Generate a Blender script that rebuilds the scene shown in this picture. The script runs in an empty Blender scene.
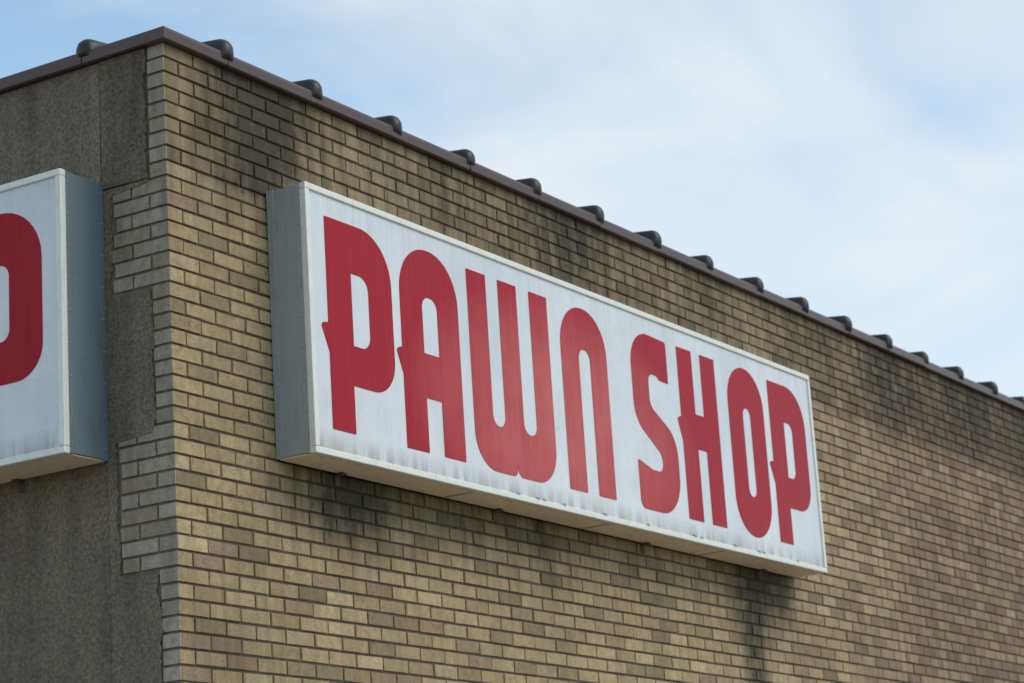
import bpy, math, random, bmesh
import numpy as np
from mathutils import Matrix, Vector
random.seed(7)
S=bpy.context.scene
COL=bpy.context.collection
S.view_settings.view_transform='Standard'
S.view_settings.look='None'
S.view_settings.exposure=0

# ------------------------------------------------------------ helpers
def empty(name,loc=(0,0,0),rz=0):
    o=bpy.data.objects.new(name,None);o.location=loc;o.rotation_euler=(0,0,rz);COL.objects.link(o);return o
def mesh_obj(name,verts,faces,mat=None,parent=None,cols=None,smooth=False):
    m=bpy.data.meshes.new(name);m.from_pydata([tuple(v) for v in verts],[],faces);m.update()
    if cols is not None:
        a=m.color_attributes.new('Col','FLOAT_COLOR','POINT')
        a.data.foreach_set('color',np.array(cols,dtype=np.float32).ravel())
    o=bpy.data.objects.new(name,m);COL.objects.link(o)
    if mat:m.materials.append(mat)
    if parent:o.parent=parent
    if smooth:
        for p in m.polygons:p.use_smooth=True
    return o
class MB:
    def __init__(s):s.v=[];s.f=[];s.c=[]
    def box(s,x0,x1,y0,y1,z0,z1,col=None):
        b=len(s.v)
        s.v+=[(x0,y0,z0),(x1,y0,z0),(x1,y1,z0),(x0,y1,z0),(x0,y0,z1),(x1,y0,z1),(x1,y1,z1),(x0,y1,z1)]
        s.f+=[tuple(b+i for i in q) for q in [(0,3,2,1),(4,5,6,7),(0,1,5,4),(1,2,6,5),(2,3,7,6),(3,0,4,7)]]
        if col is not None:s.c+=[col]*8
    def obj(s,name,mat,parent=None,bevel=0,smooth=False):
        o=mesh_obj(name,s.v,s.f,mat,parent,s.c if s.c else None,smooth)
        if bevel:
            md=o.modifiers.new('b','BEVEL');md.width=bevel;md.segments=2;md.limit_method='ANGLE'
        return o
def mat(name):
    m=bpy.data.materials.new(name);m.use_nodes=True
    nt=m.node_tree;return m,nt,nt.nodes['Principled BSDF']
class N:
    def __init__(s,nt):s.nt=nt
    def n(s,t,**k):
        x=s.nt.nodes.new(t)
        for a,b in k.items():setattr(x,a,b)
        return x
    def l(s,a,b):s.nt.links.new(a,b)
    def pos(s,scale=(1,1,1)):
        mp=s.n('ShaderNodeMapping');mp.inputs['Scale'].default_value=scale
        g=s.n('ShaderNodeNewGeometry');s.l(g.outputs['Position'],mp.inputs[0])
        return mp.outputs[0]
    def noise(s,vec,scale,detail=4,rough=.55,dist=0):
        x=s.n('ShaderNodeTexNoise');x.inputs['Scale'].default_value=scale;x.inputs['Detail'].default_value=detail
        x.inputs['Roughness'].default_value=rough;x.inputs['Distortion'].default_value=dist;s.l(vec,x.inputs['Vector']);return x.outputs['Fac']
    def ramp(s,fac,stops):
        r=s.n('ShaderNodeValToRGB');e=r.color_ramp.elements
        while len(e)<len(stops):e.new(.5)
        for i,(p,c) in enumerate(stops):
            e[i].position=p
            e[i].color=(c,c,c,1) if not isinstance(c,(tuple,list)) else (*c,1)
        s.l(fac,r.inputs[0]);return r.outputs[0]
    def mix(s,fac,a,b,mode='MIX'):
        m=s.n('ShaderNodeMix',data_type='RGBA',blend_type=mode)
        for v,i in ((fac,0),(a,6),(b,7)):
            if isinstance(v,(int,float)):m.inputs[i].default_value=v
            elif isinstance(v,(tuple,list)):m.inputs[i].default_value=(*v,1)
            else:s.l(v,m.inputs[i])
        return m.outputs[2]
    def math(s,op,a,b=0,c=0,clamp=False):
        m=s.n('ShaderNodeMath',operation=op);m.use_clamp=clamp
        for i,v in enumerate((a,b,c)):
            if isinstance(v,(int,float)):m.inputs[i].default_value=v
            else:s.l(v,m.inputs[i])
        return m.outputs[0]
    def bump(s,h,strength,dist,bsdf):
        b=s.n('ShaderNodeBump');b.inputs['Strength'].default_value=strength;b.inputs['Distance'].default_value=dist
        s.l(h,b.inputs['Height']);s.l(b.outputs[0],bsdf.inputs['Normal'])

# ------------------------------------------------------------ measured layout (metres)
H=5.5995; S0=.6734; SW=5.1075; SH=1.22; Z0=3.8121; D1=.2204
TL=.348; ZL0=3.767; D2=.2743
F_PX=2448.6; YAW=.5487; PIT=.2529; ROL=-.0644; C=Vector((-7.601,-6.291,1.6))
XEND=15.0; YEND=9.0

# ------------------------------------------------------------ materials
def masonry(name,grain):
    m,nt,b=mat(name);k=N(nt)
    at=k.n('ShaderNodeAttribute',attribute_name='Col')
    p=k.pos()
    fine=k.noise(p,grain,2,.7)
    med=k.noise(p,24,4,.65)
    c=k.mix(1,at.outputs['Color'],k.ramp(fine,[(.25,.64),(.5,1.0),(.75,1.28)]),'MULTIPLY')
    c=k.mix(1,c,k.ramp(med,[(.25,.58),(.6,1.10)]),'MULTIPLY')
    big=k.noise(p,1.3,3,.5)
    c=k.mix(1,c,k.ramp(big,[(.3,.82),(.7,1.12)]),'MULTIPLY')
    # thin grey-brown weathering film
    alg=k.noise(k.pos((2.2,2.2,1.0)),1.3,4,.6)
    c=k.mix(k.math('MULTIPLY',k.ramp(alg,[(.44,0),(.68,1)]),.28),c,(.175,.14,.085))
    # run-off soot, streaked vertically and speckled
    st=k.noise(k.pos((9,9,1.1)),1.6,4,.62)
    sp=k.noise(p,75,2,.6)
    s1=k.math('ADD',k.math('ADD',k.math('MULTIPLY',st,.58),k.math('MULTIPLY',med,.42)),k.math('MULTIPLY',sp,.14))
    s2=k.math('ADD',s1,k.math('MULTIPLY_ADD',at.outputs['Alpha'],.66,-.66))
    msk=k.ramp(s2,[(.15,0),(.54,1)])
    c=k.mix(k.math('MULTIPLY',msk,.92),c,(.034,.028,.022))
    k.l(c,b.inputs['Base Color']);b.inputs['Roughness'].default_value=.85
    b.inputs['Specular IOR Level'].default_value=.3
    h=k.math('ADD',k.math('MULTIPLY',fine,.6),k.math('MULTIPLY',med,.8))
    k.bump(h,.7,.007,b)
    return m
M_brick=masonry('tan_brick',150)
M_mort=masonry('mortar_joint',260)

def stucco(name,base,dark):
    m,nt,b=mat(name);k=N(nt);p=k.pos()
    g=k.noise(p,70,4,.8);g2=k.noise(p,170,2,.6);big=k.noise(p,2.2,4,.6)
    st=k.noise(k.pos((7,7,.8)),1.4,4,.6)
    c=k.mix(k.ramp(g,[(.38,0),(.60,1)]),dark,base)
    c=k.mix(k.ramp(g2,[(.60,0),(.72,.5)]),c,tuple(min(1,x*1.7) for x in base))
    c=k.mix(1,c,k.ramp(big,[(.3,.78),(.7,1.12)]),'MULTIPLY')
    c=k.mix(1,c,k.ramp(st,[(.3,.78),(.6,1.05)]),'MULTIPLY')
    k.l(c,b.inputs['Base Color']);b.inputs['Roughness'].default_value=.95;b.inputs['Specular IOR Level'].default_value=.2
    k.bump(k.math('ADD',g,k.math('MULTIPLY',g2,.5)),1.0,.014,b)
    return m
M_st1=stucco('pebble_dash_render',(.335,.265,.20),(.16,.122,.092))
M_st2=stucco('old_pebble_dash_render',(.275,.213,.155),(.112,.085,.062))

def paint(name,base,rough=.4,metal=0,dirt=.35,dirtcol=(.12,.10,.08),spec=.5,scale=3,streak=(6,6,1)):
    m,nt,b=mat(name);k=N(nt)
    a=k.noise(k.pos(streak),scale,5,.62);f=k.noise(k.pos(),60,3,.7)
    s=k.math('ADD',k.math('MULTIPLY',a,.8),k.math('MULTIPLY',f,.2))
    c=k.mix(k.math('MULTIPLY',k.ramp(s,[(.48,0),(.72,1)]),dirt),base,dirtcol)
    c=k.mix(1,c,k.ramp(a,[(.3,.9),(.7,1.06)]),'MULTIPLY')
    k.l(c,b.inputs['Base Color']);b.inputs['Metallic'].default_value=metal
    b.inputs['Specular IOR Level'].default_value=spec
    k.l(k.ramp(f,[(.3,rough*.8),(.7,min(1,rough*1.25))]),b.inputs['Roughness'])
    k.bump(a,.12,.01,b)
    return m
M_galv=paint('weathered_sheet_metal',(.38,.40,.41),.5,.25,.6,(.14,.13,.12))
M_blue=paint('blue_grey_sheet_metal',(.17,.22,.245),.5,.2,.6,(.07,.075,.08))
M_frame=paint('white_aluminium_trim',(.82,.79,.73),.4,.1,.45,(.3,.23,.16),.5,6,(8,8,2))
M_cream=paint('cream_painted_soffit',(.86,.70,.49),.55,0,.5,(.28,.19,.11))
M_rust=paint('rusty_steel',(.10,.075,.06),.7,.2,.5,(.12,.05,.025))
M_glaze=paint('glazed_clay_coping',(.080,.038,.030),.36,0,.6,(.028,.02,.02),.5,5)
M_collar=paint('dark_coping_collar',(.014,.011,.011),.42,0,.35,(.06,.035,.028),.45,5)
M_roof=paint('roof_felt',(.08,.08,.08),.9)

def face_mat():
    m,nt,b=mat('white_acrylic_face');k=N(nt)
    a=k.noise(k.pos((1,1,.6)),1.6,4,.55);st=k.noise(k.pos((14,14,1.0)),1.5,4,.6);f=k.noise(k.pos(),28,5,.75)
    bl=k.noise(k.pos((3,3,1.6)),2.2,5,.65)
    c=k.mix(k.ramp(a,[(.35,0),(.7,1)]),(.66,.68,.72),(.78,.785,.80))
    c=k.mix(k.math('MULTIPLY',k.ramp(bl,[(.46,0),(.7,1)]),.30),c,(.52,.53,.54))
    c=k.mix(k.math('MULTIPLY',k.ramp(st,[(.52,0),(.8,1)]),.14),c,(.45,.45,.43))
    c=k.mix(k.math('MULTIPLY',k.ramp(f,[(.58,0),(.68,1)]),.28),c,(.33,.32,.30))
    t=k.n('ShaderNodeTexCoord');sx=k.n('ShaderNodeSeparateXYZ');k.l(t.outputs['Object'],sx.inputs[0])
    low=k.ramp(sx.outputs['Z'],[(.03,1),(.12,0)])
    c=k.mix(k.math('MULTIPLY',k.math('MULTIPLY',low,k.ramp(st,[(.35,.2),(.6,1)])),.72),c,(.28,.24,.19))
    hi=k.math('SUBTRACT',SH,sx.outputs['Z'])
    drip=k.noise(k.pos((45,45,.9)),1.2,3,.6)
    top=k.ramp(hi,[(.03,1),(.40,0)])
    c=k.mix(k.math('MULTIPLY',k.math('MULTIPLY',top,k.ramp(drip,[(.52,0),(.66,1)])),.28),c,(.42,.40,.37))
    k.l(c,b.inputs['Base Color']);k.l(k.ramp(bl,[(.4,.26),(.7,.45)]),b.inputs['Roughness'])
    b.inputs['Specular IOR Level'].default_value=.4
    k.bump(a,.15,.02,b)
    return m
M_face=face_mat()
def red_mat():
    m,nt,b=mat('red_vinyl_painted_sheen');k=N(nt)
    t=k.n('ShaderNodeTexCoord');sx=k.n('ShaderNodeSeparateXYZ');k.l(t.outputs['Object'],sx.inputs[0])
    x,z=sx.outputs['X'],sx.outputs['Z']
    # sky reflection painted into the red as paler pink, mid-panel
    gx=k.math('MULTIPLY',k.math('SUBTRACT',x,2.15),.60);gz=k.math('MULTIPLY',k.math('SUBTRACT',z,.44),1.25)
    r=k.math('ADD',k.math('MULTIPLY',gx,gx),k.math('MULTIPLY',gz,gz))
    sheen=k.ramp(r,[(0,1),(.75,0)])
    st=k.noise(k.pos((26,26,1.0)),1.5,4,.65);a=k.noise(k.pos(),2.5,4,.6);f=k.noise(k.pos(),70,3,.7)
    sheen_fac=k.math('MULTIPLY',sheen,k.ramp(k.math('ADD',k.math('MULTIPLY',st,.4),k.math('MULTIPLY',a,.6)),[(.34,.45),(.58,1)]))
    c=k.mix(k.math('MULTIPLY',sheen_fac,.66),(.375,.001,.013),(.70,.19,.17))
    c=k.mix(k.math('MULTIPLY',k.ramp(st,[(.5,0),(.72,1)]),.16),c,(.56,.08,.08))
    c=k.mix(k.math('MULTIPLY',k.ramp(f,[(.6,0),(.8,1)]),.22),c,(.28,.010,.015))
    k.l(c,b.inputs['Base Color']);b.inputs['Roughness'].default_value=.42;b.inputs['Specular IOR Level'].default_value=.16
    return m
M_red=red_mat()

def ground_mat(name,base,sc,var=.3):
    m,nt,b=mat(name);k=N(nt);p=k.pos()
    a=k.noise(p,.6,5,.6);f=k.noise(p,sc,3,.7)
    c=k.mix(1,k.mix(1,base,k.ramp(a,[(.3,1-var),(.7,1+var*.4)]),'MULTIPLY'),k.ramp(f,[(.3,.7),(.7,1.2)]),'MULTIPLY')
    k.l(c,b.inputs['Base Color']);b.inputs['Roughness'].default_value=.9;k.bump(f,.4,.01,b);return m
M_conc=ground_mat('concrete',(.46,.41,.33),60)
M_asph=ground_mat('asphalt',(.07,.066,.06),90)
M_ground=ground_mat('dry_earth_and_gravel',(.28,.23,.16),30)
M_line=ground_mat('road_paint',(.75,.74,.70),40)

# ------------------------------------------------------------ building
bld=empty('brick_building')
CH=.0665; JT=.0115; BL=.2020; JH=.010
ZT=H-.062
WIDE=[(4.47,4.92),(3.275,3.85),(2.2,2.65),(1.0,1.6)]
def is_wide(z):return any(a<=z<=b for a,b in WIDE)
def sm(a,b,x):
    t=min(1,max(0,(x-a)/(b-a)));return t*t*(3-2*t)
def g(x,m,s):return math.exp(-((x-m)/s)**2)
def dirt(x,z):
    d=.36
    top=sm(4.7,5.5,z)
    d+=top*(.26+.20*g(x,.60,.40)+.2*g(x,3.2,.8)+.15*math.sin(x*2.3)**2)
    d+=.28*g(x,.62,.2)*sm(4.6,5.2,z)
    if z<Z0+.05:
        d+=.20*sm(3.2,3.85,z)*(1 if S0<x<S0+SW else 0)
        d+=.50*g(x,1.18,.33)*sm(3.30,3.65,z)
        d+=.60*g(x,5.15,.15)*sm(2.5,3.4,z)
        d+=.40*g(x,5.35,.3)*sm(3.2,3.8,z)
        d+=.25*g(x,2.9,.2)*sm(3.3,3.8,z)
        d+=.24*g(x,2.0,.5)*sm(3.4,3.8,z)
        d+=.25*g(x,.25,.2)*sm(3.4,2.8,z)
    if z>Z0+SH-.05: d+=.14*sm(5.4,5.0,z)
    d+=.18*sm(5.6,8,x)
    return min(1,d)
def brickcol(x,z,left=False):
    r=random.random()
    pr=.035+.20*sm(4.5,9.5,x)+.16*sm(3.4,2.8,z)*(.35+g(x,1.0,1.2))
    if r<pr:
        c=[.36,.235,.140] if random.random()<.7 else [.35,.245,.155]
    elif r<pr+.25: c=[.485,.370,.208]
    elif r<pr+.45: c=[.43,.315,.166]
    elif r<pr+.54: c=[.31,.235,.130]
    else: c=[.465,.345,.184]
    if left: c=[.42,.35,.275] if random.random()<.75 else [.40,.31,.225]
    k=random.gauss(1,.075)*.97
    warm=sm(4,9,x)
    if left: warm=0
    return [c[0]*k*(1-.03*warm),c[1]*k*(1-.10*warm),c[2]*k*(1-.02*warm)]
mb=MB()
def brick(x0,x1,z0,z1):
    b=len(mb.v);ch=.0025
    y=random.gauss(0,.0012);tw=random.gauss(0,.0008)
    j=lambda:random.gauss(0,.0008)
    c=brickcol((x0+x1)/2,(z0+z1)/2)
    pts=[]
    for (xx,zz) in ((x0,z0),(x1,z0),(x1,z1),(x0,z1)):pts.append((xx+j(),.02,zz+j()))
    for (xx,zz) in ((x0,z0),(x1,z0),(x1,z1),(x0,z1)):pts.append((xx+j(),y+ch,zz+j()))
    for (xx,zz,t) in ((x0+ch,z0+ch,-tw),(x1-ch,z0+ch,tw),(x1-ch,z1-ch,tw),(x0+ch,z1-ch,-tw)):pts.append((xx+j(),y+t,zz+j()))
    mb.v.extend(pts)
    for i in range(4):
        k=(i+1)%4
        mb.f.append((b+i,b+k,b+4+k,b+4+i));mb.f.append((b+4+i,b+4+k,b+8+k,b+8+i))
    mb.f.append((b+8,b+9,b+10,b+11))
    for p in pts:mb.c.append((*c,dirt(p[0],p[2])))
for i in range(int(ZT/CH)+1):
    z1=ZT-i*CH;z0=z1-CH+JT
    if z0<0:break
    odd=i%2
    zc=(z0+z1)/2;w=is_wide(zc)
    Lc=BL-JH if not odd else BL/2-JH
    dep=.091 if (not odd or not w) else .192
    c=brickcol(.1,zc);jx=random.gauss(0,.001);jy=random.gauss(0,.001)
    dd=min(1,dirt(.1,zc)*.95)
    mb.box(jx+.006,Lc,jy,dep-.0005,z0,z1,(*c,dd))
    cl=brickcol(0,zc,True)
    mb.box(jx,jx+.006,jy+.0005,dep+random.gauss(0,.002),z0+.0004,z1-.0004,(*cl,.38))
    if w:
        ys=[(.101,.292+random.gauss(0,.006))] if not odd else [(.202,.292+random.gauss(0,.01))]
        for (a,b2) in ys:
            mb.box(random.gauss(0,.001),.05,a,b2,z0,z1,(*brickcol(0,zc,True),.38))
    x=Lc+JH
    while x<XEND:
        x1=min(x+BL-JH,XEND)
        brick(x,x1,z0,z1);x+=BL
mb.obj('brick_facing',M_brick,bld)
def grid(name,orient,a0,a1,z0,z1,off,col,mt,step=.1):
    na=int((a1-a0)/step)+1;nz=int((z1-z0)/step)+1
    v=[];c=[];f=[]
    for i in range(nz+1):
        for j in range(na+1):
            a=a0+(a1-a0)*j/na;z=z0+(z1-z0)*i/nz
            v.append((a,off,z) if orient=='x' else (off,a,z))
            c.append((*col,dirt(a,z) if orient=='x' else .4))
    for i in range(nz):
        for j in range(na):
            q=i*(na+1)+j;t=(q,q+1,q+na+2,q+na+1);f.append(t if orient=='x' else t[::-1])
    mesh_obj(name,v,f,mt,bld,c)
grid('mortar_bed','x',.008,XEND,0,ZT,.0075,(.14,.112,.082),M_mort)
grid('mortar_bed_side','y',.0076,YEND,0,ZT,.0077,(.20,.17,.13),M_mort,.2)
core=MB();core.box(.02,XEND-.02,.02,YEND-.02,0,ZT-.45);core.obj('building_core',M_roof,bld)
for nm,a in (('parapet_back',(.02,.30,.02,YEND,ZT-.45,ZT)),('parapet_front',(.30,XEND,.02,.30,ZT-.45,ZT)),('far_wall',(XEND-.018,XEND,.0,YEND,0,ZT)),('rear_wall',(.02,XEND-.02,YEND-.018,YEND,0,ZT))):
    q=MB();q.box(*a,(.3,.24,.14,.3));q.obj(nm,M_brick,bld)
def fixn(o,tri=False):
    bm=bmesh.new();bm.from_mesh(o.data);bmesh.ops.recalc_face_normals(bm,faces=bm.faces)
    if tri:bmesh.ops.triangulate(bm,faces=[f for f in bm.faces if len(f.verts)>4])
    bm.to_mesh(o.data);bm.free()
def slab(name,pts,mt,x0,x1):
    n=len(pts);v=[(x0,p[0],p[1]) for p in pts]+[(x1,p[0],p[1]) for p in pts]
    f=[tuple(range(n)),tuple(range(2*n-1,n-1,-1))]+[(i,i+n,(i+1)%n+n,(i+1)%n) for i in range(n)]
    o=mesh_obj(name,v,f,mt,bld);fixn(o,True);return o
def ragged(z_from,z_to,fn,st=.015,amp=.006):
    out=[];n=max(2,int(abs(z_to-z_from)/st));w=0
    for i in range(n+1):
        z=z_from+(z_to-z_from)*i/n
        w=w*.8+random.gauss(0,amp*.6)
        out.append((fn(z)+w+random.gauss(0,amp*.5),z+random.gauss(0,.002) if 0<i<n else z))
    return out
def edge(z):
    return .306 if is_wide(z) else .100
slab('side_render_upper',[(.352,4.955),(.352,ZT-.002)]+ragged(ZT-.002,4.95,lambda z:.104),M_st2,-.009,.007)
slab('side_render_main',[(YEND,0),(YEND,ZT-.003),(.359,ZT-.003),(.359,0)],M_st1,-.0055,.007)
slab('side_render_strip',[(.3575,.002),(.3575,4.948)]+ragged(4.948,.002,edge),M_st1,-.004,.0065)

# coping
prof=[(.006,-.062),(.028,-.062),(.034,-.056),(.037,-.018),(.034,-.006),(.024,0),(-.13,.03),(-.30,0),(-.335,-.015),(-.335,-.06),(-.305,-.062)]
def sweep(name,prof,axis,a0,a1,mt,mitre0=False,rings=None,dz=0,do=0):
    v=[];f=[];n=len(prof)
    if rings is None: rings=[(a0,0),(a1,0)]
    for (a,ins) in rings:
        for (o,z) in prof:
            oo=o+do-ins*(1 if o>-.13 else -1);zz=z+dz-ins*.9
            aa=a if not(mitre0 and a==a0) else -o
            v.append((aa,-oo,H+zz) if axis=='x' else (-oo,aa,H+zz))
    for r in range(len(rings)-1):
        for i in range(n):
            k=(i+1)%n
            f.append((r*n+i,r*n+k,(r+1)*n+k,(r+1)*n+i))
    f.append(tuple(range(n)));f.append(tuple(range((len(rings)-1)*n,len(rings)*n)))
    o=mesh_obj(name,v,f,mt,bld);fixn(o)
    return o
cprof=[(.024,-.022),(.040,-.032),(.050,-.022),(.056,.0),(.054,.026),(.044,.047),(.022,.062),(-.13,.078),(-.28,.055),(-.345,.02),(-.35,-.05),(-.305,-.052)]
bx=[.40+.648*i for i in range(22)]
by=[.43+.648*i for i in range(13)]
for axis,arr,end in (('x',bx,XEND+.03),('y',by,YEND+.03)):
    prev=0;first=True
    for q in arr+[end]:
        dz=0 if first else random.gauss(0,.0022);do=0 if first else random.gauss(0,.0018)
        sweep('coping_tile',prof,axis,prev if not first else 0,min(q,end)-.002,M_glaze,mitre0=first,dz=dz,do=do)
        if q<end:
            j=random.gauss(0,.006);sc=random.uniform(.92,1.1)
            cp=[(a*sc if a>0 else a,b*sc) for a,b in cprof]
            o=sweep('coping_collar',cp,axis,0,0,M_collar,rings=[(q-.050+j,.034),(q-.045+j,.018),(q-.031+j,.005),(q-.005+j,0),(q+.020+j,.004),(q+.036+j,.015),(q+.044+j,.032)])
            for p in o.data.polygons:p.use_smooth=len(p.vertices)==4
        prev=q+.001;first=False

# ------------------------------------------------------------ lettering (sign-plane metres)
def fillet(pts,seg=10):
    out=[];n=len(pts)
    for i in range(n):
        p=Vector(pts[i][:2]);r=pts[i][2] if len(pts[i])>2 else 0
        if r<=0: out.append((p.x,p.y));continue
        a=Vector(pts[i-1][:2])-p;b=Vector(pts[(i+1)%n][:2])-p
        la,lb=a.length,b.length;a.normalize();b.normalize()
        ang=a.angle(b)
        if ang>3.1: out.append((p.x,p.y));continue
        t=min(r/math.tan(ang/2),la*.499,lb*.499);r=t*math.tan(ang/2)
        cen=p+(a+b).normalized()*(r/math.sin(ang/2))
        s=p+a*t-cen;e=p+b*t-cen
        a0=math.atan2(s.y,s.x);a1=math.atan2(e.y,e.x);d=(a1-a0+math.pi)%(2*math.pi)-math.pi
        for k in range(seg+1):
            th=a0+d*k/seg;out.append((cen.x+r*math.cos(th),cen.y+r*math.sin(th)))
    return out
B=.125;T=1.095
def P_(x,w=.50):
    return [[(x,T,.008),(x+w,T,.235),(x+w,.345,.215),(x+.172,.345,0),(x+.172,B,.006),(x,B,.006),(x,.47,.02),(x-.052,.585,.006),(x-.040,.598,.004),(x,.605,.01)],
            [(x+.185,.865,.0),(x+w-.185,.865,.10),(x+w-.185,.53,.10),(x+.185,.53,0)]]
def A_(x,w=.485,s=.18):
    return [[(x,T+.012,.235),(x+w,T+.012,.235),(x+w,B,.006),(x+w-s,B,.006),(x+w-s,.385,0),(x+s,.385,0),(x+s,B,.006),(x,B,.006),(x,.47,.02),(x-.045,.575,.006),(x-.034,.588,.004),(x,.60,.01)],
            [(x+s,.875,.055),(x+w-s,.875,.055),(x+w-s,.60,0),(x+s,.60,0)]]
def W_(x):
    w=.74;s=.17;m0=x+.28;m1=x+.45
    return [[(x,T,.006),(x+s,T,.006),(x+s,.345,.055),(m0,.345,.055),(m0,T,.006),(m1,T,.006),(m1,.345,.055),(x+w-s,.345,.055),(x+w-s,T,.006),(x+w,T,.006),(x+w,B-.008,.215),
             (x+w/2+.004,B-.008,.12),(x+w/2,B+.07,0),(x+w/2-.004,B-.008,.12),(x,B-.008,.215)]]
def N_(x):
    w=.465;s=.175
    return [[(x,T+.012,.225),(x+w,T+.012,.225),(x+w,B,.006),(x+w-s,B,.006),(x+w-s,.885,.056),(x+s,.885,.056),(x+s,B,.006),(x,B,.006)]]
def S_(x):
    w=.455
    return [[(x+w-.05,T-.005,.02),(x+w-.05,T-.24,.01),(x+.30,T-.235,.0),(x+.275,T-.215,.03),(x+.18,T-.215,.06),(x+.18,.70,.07),(x+w,.56,.18),(x+w,B-.005,.235),(x,B-.005,.05),
             (x,B+.26,.01),(x+.16,B+.22,.03),(x+.275,B+.22,.06),(x+.275,.44,.07),(x,.60,.18),(x,T+.012,.235)]]
def H_(x):
    w=.445;s=.172
    return [[(x,T,.006),(x+s,T,.006),(x+s,.735,0),(x+w-s,.735,0),(x+w-s,T,.006),(x+w,T,.006),(x+w,B,.006),(x+w-s,B,.006),(x+w-s,.535,0),(x+s,.535,0),(x+s,B,.006),(x,B,.006),
             (x,.56,.02),(x-.045,.675,.006),(x-.034,.688,.004),(x,.70,.01)]]
def O_(x):
    w=.45
    return [[(x,T+.015,.222),(x+w,T+.015,.222),(x+w,B-.01,.222),(x,B-.01,.222)],
            [(x+.178,.87,.046),(x+w-.178,.87,.046),(x+w-.178,.35,.046),(x+.178,.35,.046)]]
LET=[('P',P_(.142)),('A',A_(.708)),('W',W_(1.285)),('N',N_(2.14)),('S',S_(2.868)),('H',H_(3.398)),('O',O_(3.984)),('P',P_(4.515,.475))]

def make_sign(name,loc,rz,D,sidemat):
    sg=empty(name,loc,rz);w,h=SW,SH
    e=.030
    q=MB();q.box(.005,w-.005,-(D-.035),-.012,.0055,h-.005);q.obj('cabinet_sides',sidemat,sg,.003)
    q=MB();q.box(.012,w-.012,-(D-.037),-.014,-.0005,.0045);q.obj('soffit_pan',M_cream,sg,.001)
    q=MB()
    q.box(0,w,-D,-(D-.034),0,e);q.box(0,w,-D,-(D-.034),h-e,h)
    q.box(.0,e,-D,-(D-.034),e+.0004,h-e-.0004);q.box(w-e,w,-D,-(D-.034),e+.0004,h-e-.0004)
    q.obj('trim',M_frame,sg,.004)
    q=MB();q.box(e-.01,w-e+.01,-(D-.010),-(D-.018),e-.01,h-e+.01);q.obj('face_panel',M_face,sg)
    q=MB()
    for xx in (.0015,w-.0055):
        q.box(xx,xx+.004,-.040,-.004,.002,h-.002)
        q.box(xx+.0005 if xx<1 else xx-.0005,(xx+.0045) if xx<1 else xx+.0035,-(D-.033),-(D-.060),.003,h-.003)
    for xx in (w*.25,w*.5,w*.75):
        q.box(xx-.012,xx+.012,-(D-.04),-.016,-.003,-.0008)
    q.obj('seam_flange',sidemat,sg,.001)
    bm=bmesh.new()
    for xx in (0,w):
        for kk in range(9):
            for yy in (-.022,-(D-.046)):
                bmesh.ops.create_uvsphere(bm,u_segments=8,v_segments=5,radius=.0045,matrix=Matrix.Translation((xx+(.0005 if xx==0 else -.0005),yy,.05+kk*(h-.1)/8)))
    for kk in range(17):
        bmesh.ops.create_uvsphere(bm,u_segments=8,v_segments=5,radius=.004,matrix=Matrix.Translation((.1+kk*(w-.2)/16,-(D-.05),-.001)))
    me=bpy.data.meshes.new('rivets');bm.to_mesh(me);bm.free();me.materials.append(M_galv)
    o=bpy.data.objects.new('rivets',me);COL.objects.link(o);o.parent=sg
    q=MB()
    for xx in (1.62,1.80,1.86,2.05,2.45,2.9,3.42,3.5,3.9,4.2,4.26,4.7):
        s=random.uniform(.010,.020);q.box(xx,xx+s*1.6,-(D+.003),-(D-.012),e-.004,e+s*.6)
    q.obj('clips',M_galv,sg,.002)
    q=MB()
    for xx in (.42,1.72,3.2,4.6):
        q.box(xx,xx+.035,-.05,-.004,-.012,-.0035);q.box(xx,xx+.035,-.010,-.004,-.055,-.0125)
        q.box(xx+.006,xx+.034,-.09,-.002,h+.001,h+.008)
    q.obj('wall_brackets',M_rust,sg,.002)
    q=MB();q.box(2.42,2.46,-.07,-.002,h+.003,h+.055);q.obj('conduit_box',M_galv,sg,.006)
    for ch,loops in LET:
        cu=bpy.data.curves.new('letter_'+ch,'CURVE');cu.dimensions='2D';cu.fill_mode='BOTH';cu.extrude=.0008
        for lp in loops:
            pts=fillet(lp);sp=cu.splines.new('POLY');sp.points.add(len(pts)-1)
            for i,p in enumerate(pts):sp.points[i].co=(p[0],p[1],0,1)
            sp.use_cyclic_u=True
        tmp=bpy.data.objects.new('tmp',cu);COL.objects.link(tmp)
        me=bpy.data.meshes.new_from_object(tmp);bpy.data.objects.remove(tmp)
        for v in me.vertices:
            x,y,z=v.co;v.co=(x,-(D-.0100)-.0012+(-z),y)
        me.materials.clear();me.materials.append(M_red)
        o=bpy.data.objects.new('letter_'+ch,me);COL.objects.link(o);o.parent=sg
    return sg
make_sign('pawn_shop_sign',(S0,0,Z0),0,D1,M_galv)
make_sign('pawn_shop_sign.001',(0,TL+SW,ZL0),-math.pi/2,D2,M_blue)

# ------------------------------------------------------------ ground
def plane(name,x0,x1,y0,y1,z,mt):
    return mesh_obj(name,[(x0,y0,z),(x1,y0,z),(x1,y1,z),(x0,y1,z)],[(0,1,2,3)],mt)
plane('ground',-600,600,-600,600,-.14,M_ground)
q=MB();q.box(-3.0,XEND+4,-3.0,-.002,-.13,-.004);q.box(-3.0,-.012,.0,YEND+4,-.13,-.0042);q.obj('pavement',M_conc,None,.01)
plane('road',-80,80,-11,-3.03,-.134,M_asph)
plane('side_road',-11,-3.03,-2.9,80,-.1335,M_asph)
q=MB()
for i in range(-12,13):q.box(i*6-1.5,i*6+1.5,-7.08,-6.96,-.1335,-.130)
q.obj('road_marking',M_line)

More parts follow.
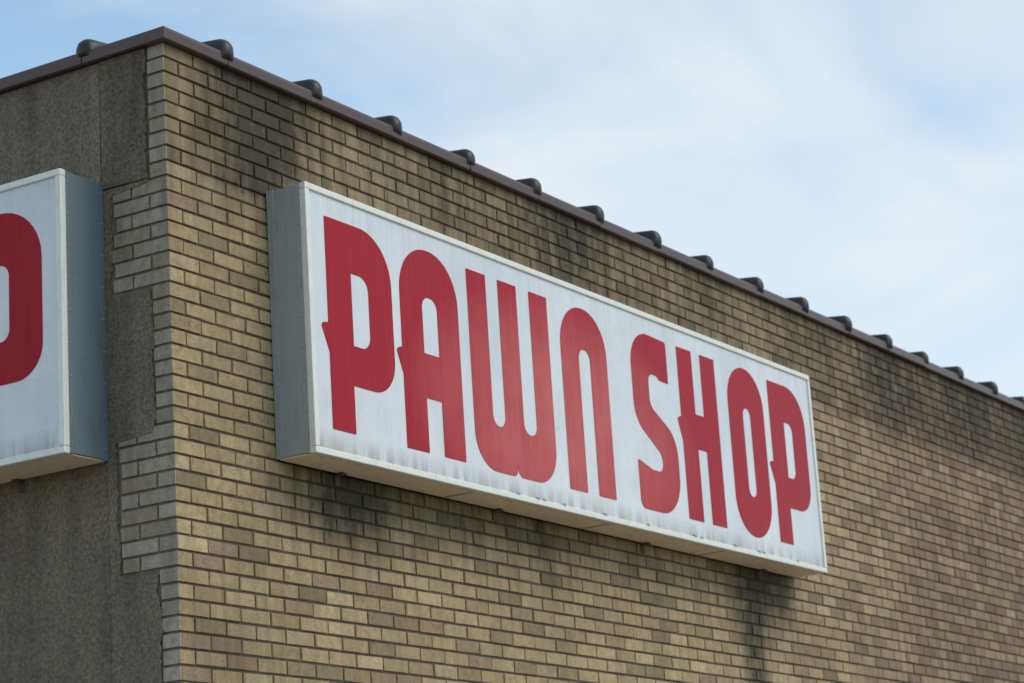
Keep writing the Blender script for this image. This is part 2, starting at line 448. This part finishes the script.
# ------------------------------------------------------------ light
SUN_EL=math.radians(44);SUN_AZ=Vector((.42,-.9,0)).normalized()
w=bpy.data.worlds.new("World");S.world=w;w.use_nodes=True
nt=w.node_tree;k=N(nt);bg=nt.nodes['Background']
sky=k.n('ShaderNodeTexSky',sky_type='NISHITA');sky.sun_disc=False;sky.sun_elevation=SUN_EL
sky.sun_rotation=math.atan2(SUN_AZ.x,SUN_AZ.y);sky.air_density=1.0;sky.dust_density=.2;sky.ozone_density=1.0
tc=k.n('ShaderNodeTexCoord')
mp=k.n('ShaderNodeMapping');mp.inputs['Scale'].default_value=(1,1,2.2);mp.inputs['Rotation'].default_value=(.5,.3,.2);mp.inputs['Location'].default_value=(.15,.9,.4);k.l(tc.outputs['Generated'],mp.inputs[0])
c1=k.noise(mp.outputs[0],5.5,6,.55,.6);c2=k.noise(mp.outputs[0],2.6,2,.5,.2)
sx=k.n('ShaderNodeSeparateXYZ');k.l(tc.outputs['Generated'],sx.inputs[0])
gr=k.ramp(sx.outputs['X'],[(.66,0),(.90,.11)])
cl=k.math('ADD',k.math('ADD',k.math('MULTIPLY',c1,.55),k.math('MULTIPLY',c2,.45)),gr)
msk=k.ramp(cl,[(.42,.15),(.52,.46),(.67,.90)])
blue=k.mix(1,sky.outputs[0],(1.26,1.46,1.38),'MULTIPLY')
cm=k.mix(msk,blue,(5.65,5.95,6.15))
k.l(cm,bg.inputs[0]);bg.inputs[1].default_value=.15
sd=bpy.data.lights.new('sun','SUN');sd.energy=1.6;sd.angle=math.radians(36);sd.color=(1,.90,.75)
so=bpy.data.objects.new('sun',sd);COL.objects.link(so)
dirv=Vector((SUN_AZ.x*math.cos(SUN_EL),SUN_AZ.y*math.cos(SUN_EL),math.sin(SUN_EL)))
so.rotation_euler=dirv.to_track_quat('Z','Y').to_euler();so.location=dirv*40

# ------------------------------------------------------------ camera
Fv=Vector((math.cos(YAW)*math.cos(PIT),math.sin(YAW)*math.cos(PIT),math.sin(PIT)))
R=Vector((math.sin(YAW),-math.cos(YAW),0));U=R.cross(Fv)
R2=R*math.cos(ROL)+U*math.sin(ROL);U2=-R*math.sin(ROL)+U*math.cos(ROL)
cd=bpy.data.cameras.new('camera');cd.sensor_width=36;cd.lens=F_PX*36/1024;cd.clip_end=3000
cd.dof.use_dof=True;cd.dof.focus_distance=10.4;cd.dof.aperture_fstop=4.0
co=bpy.data.objects.new('camera',cd);COL.objects.link(co)
M=Matrix(((R2.x,U2.x,-Fv.x,C.x),(R2.y,U2.y,-Fv.y,C.y),(R2.z,U2.z,-Fv.z,C.z),(0,0,0,1)))
co.matrix_world=M
S.camera=co
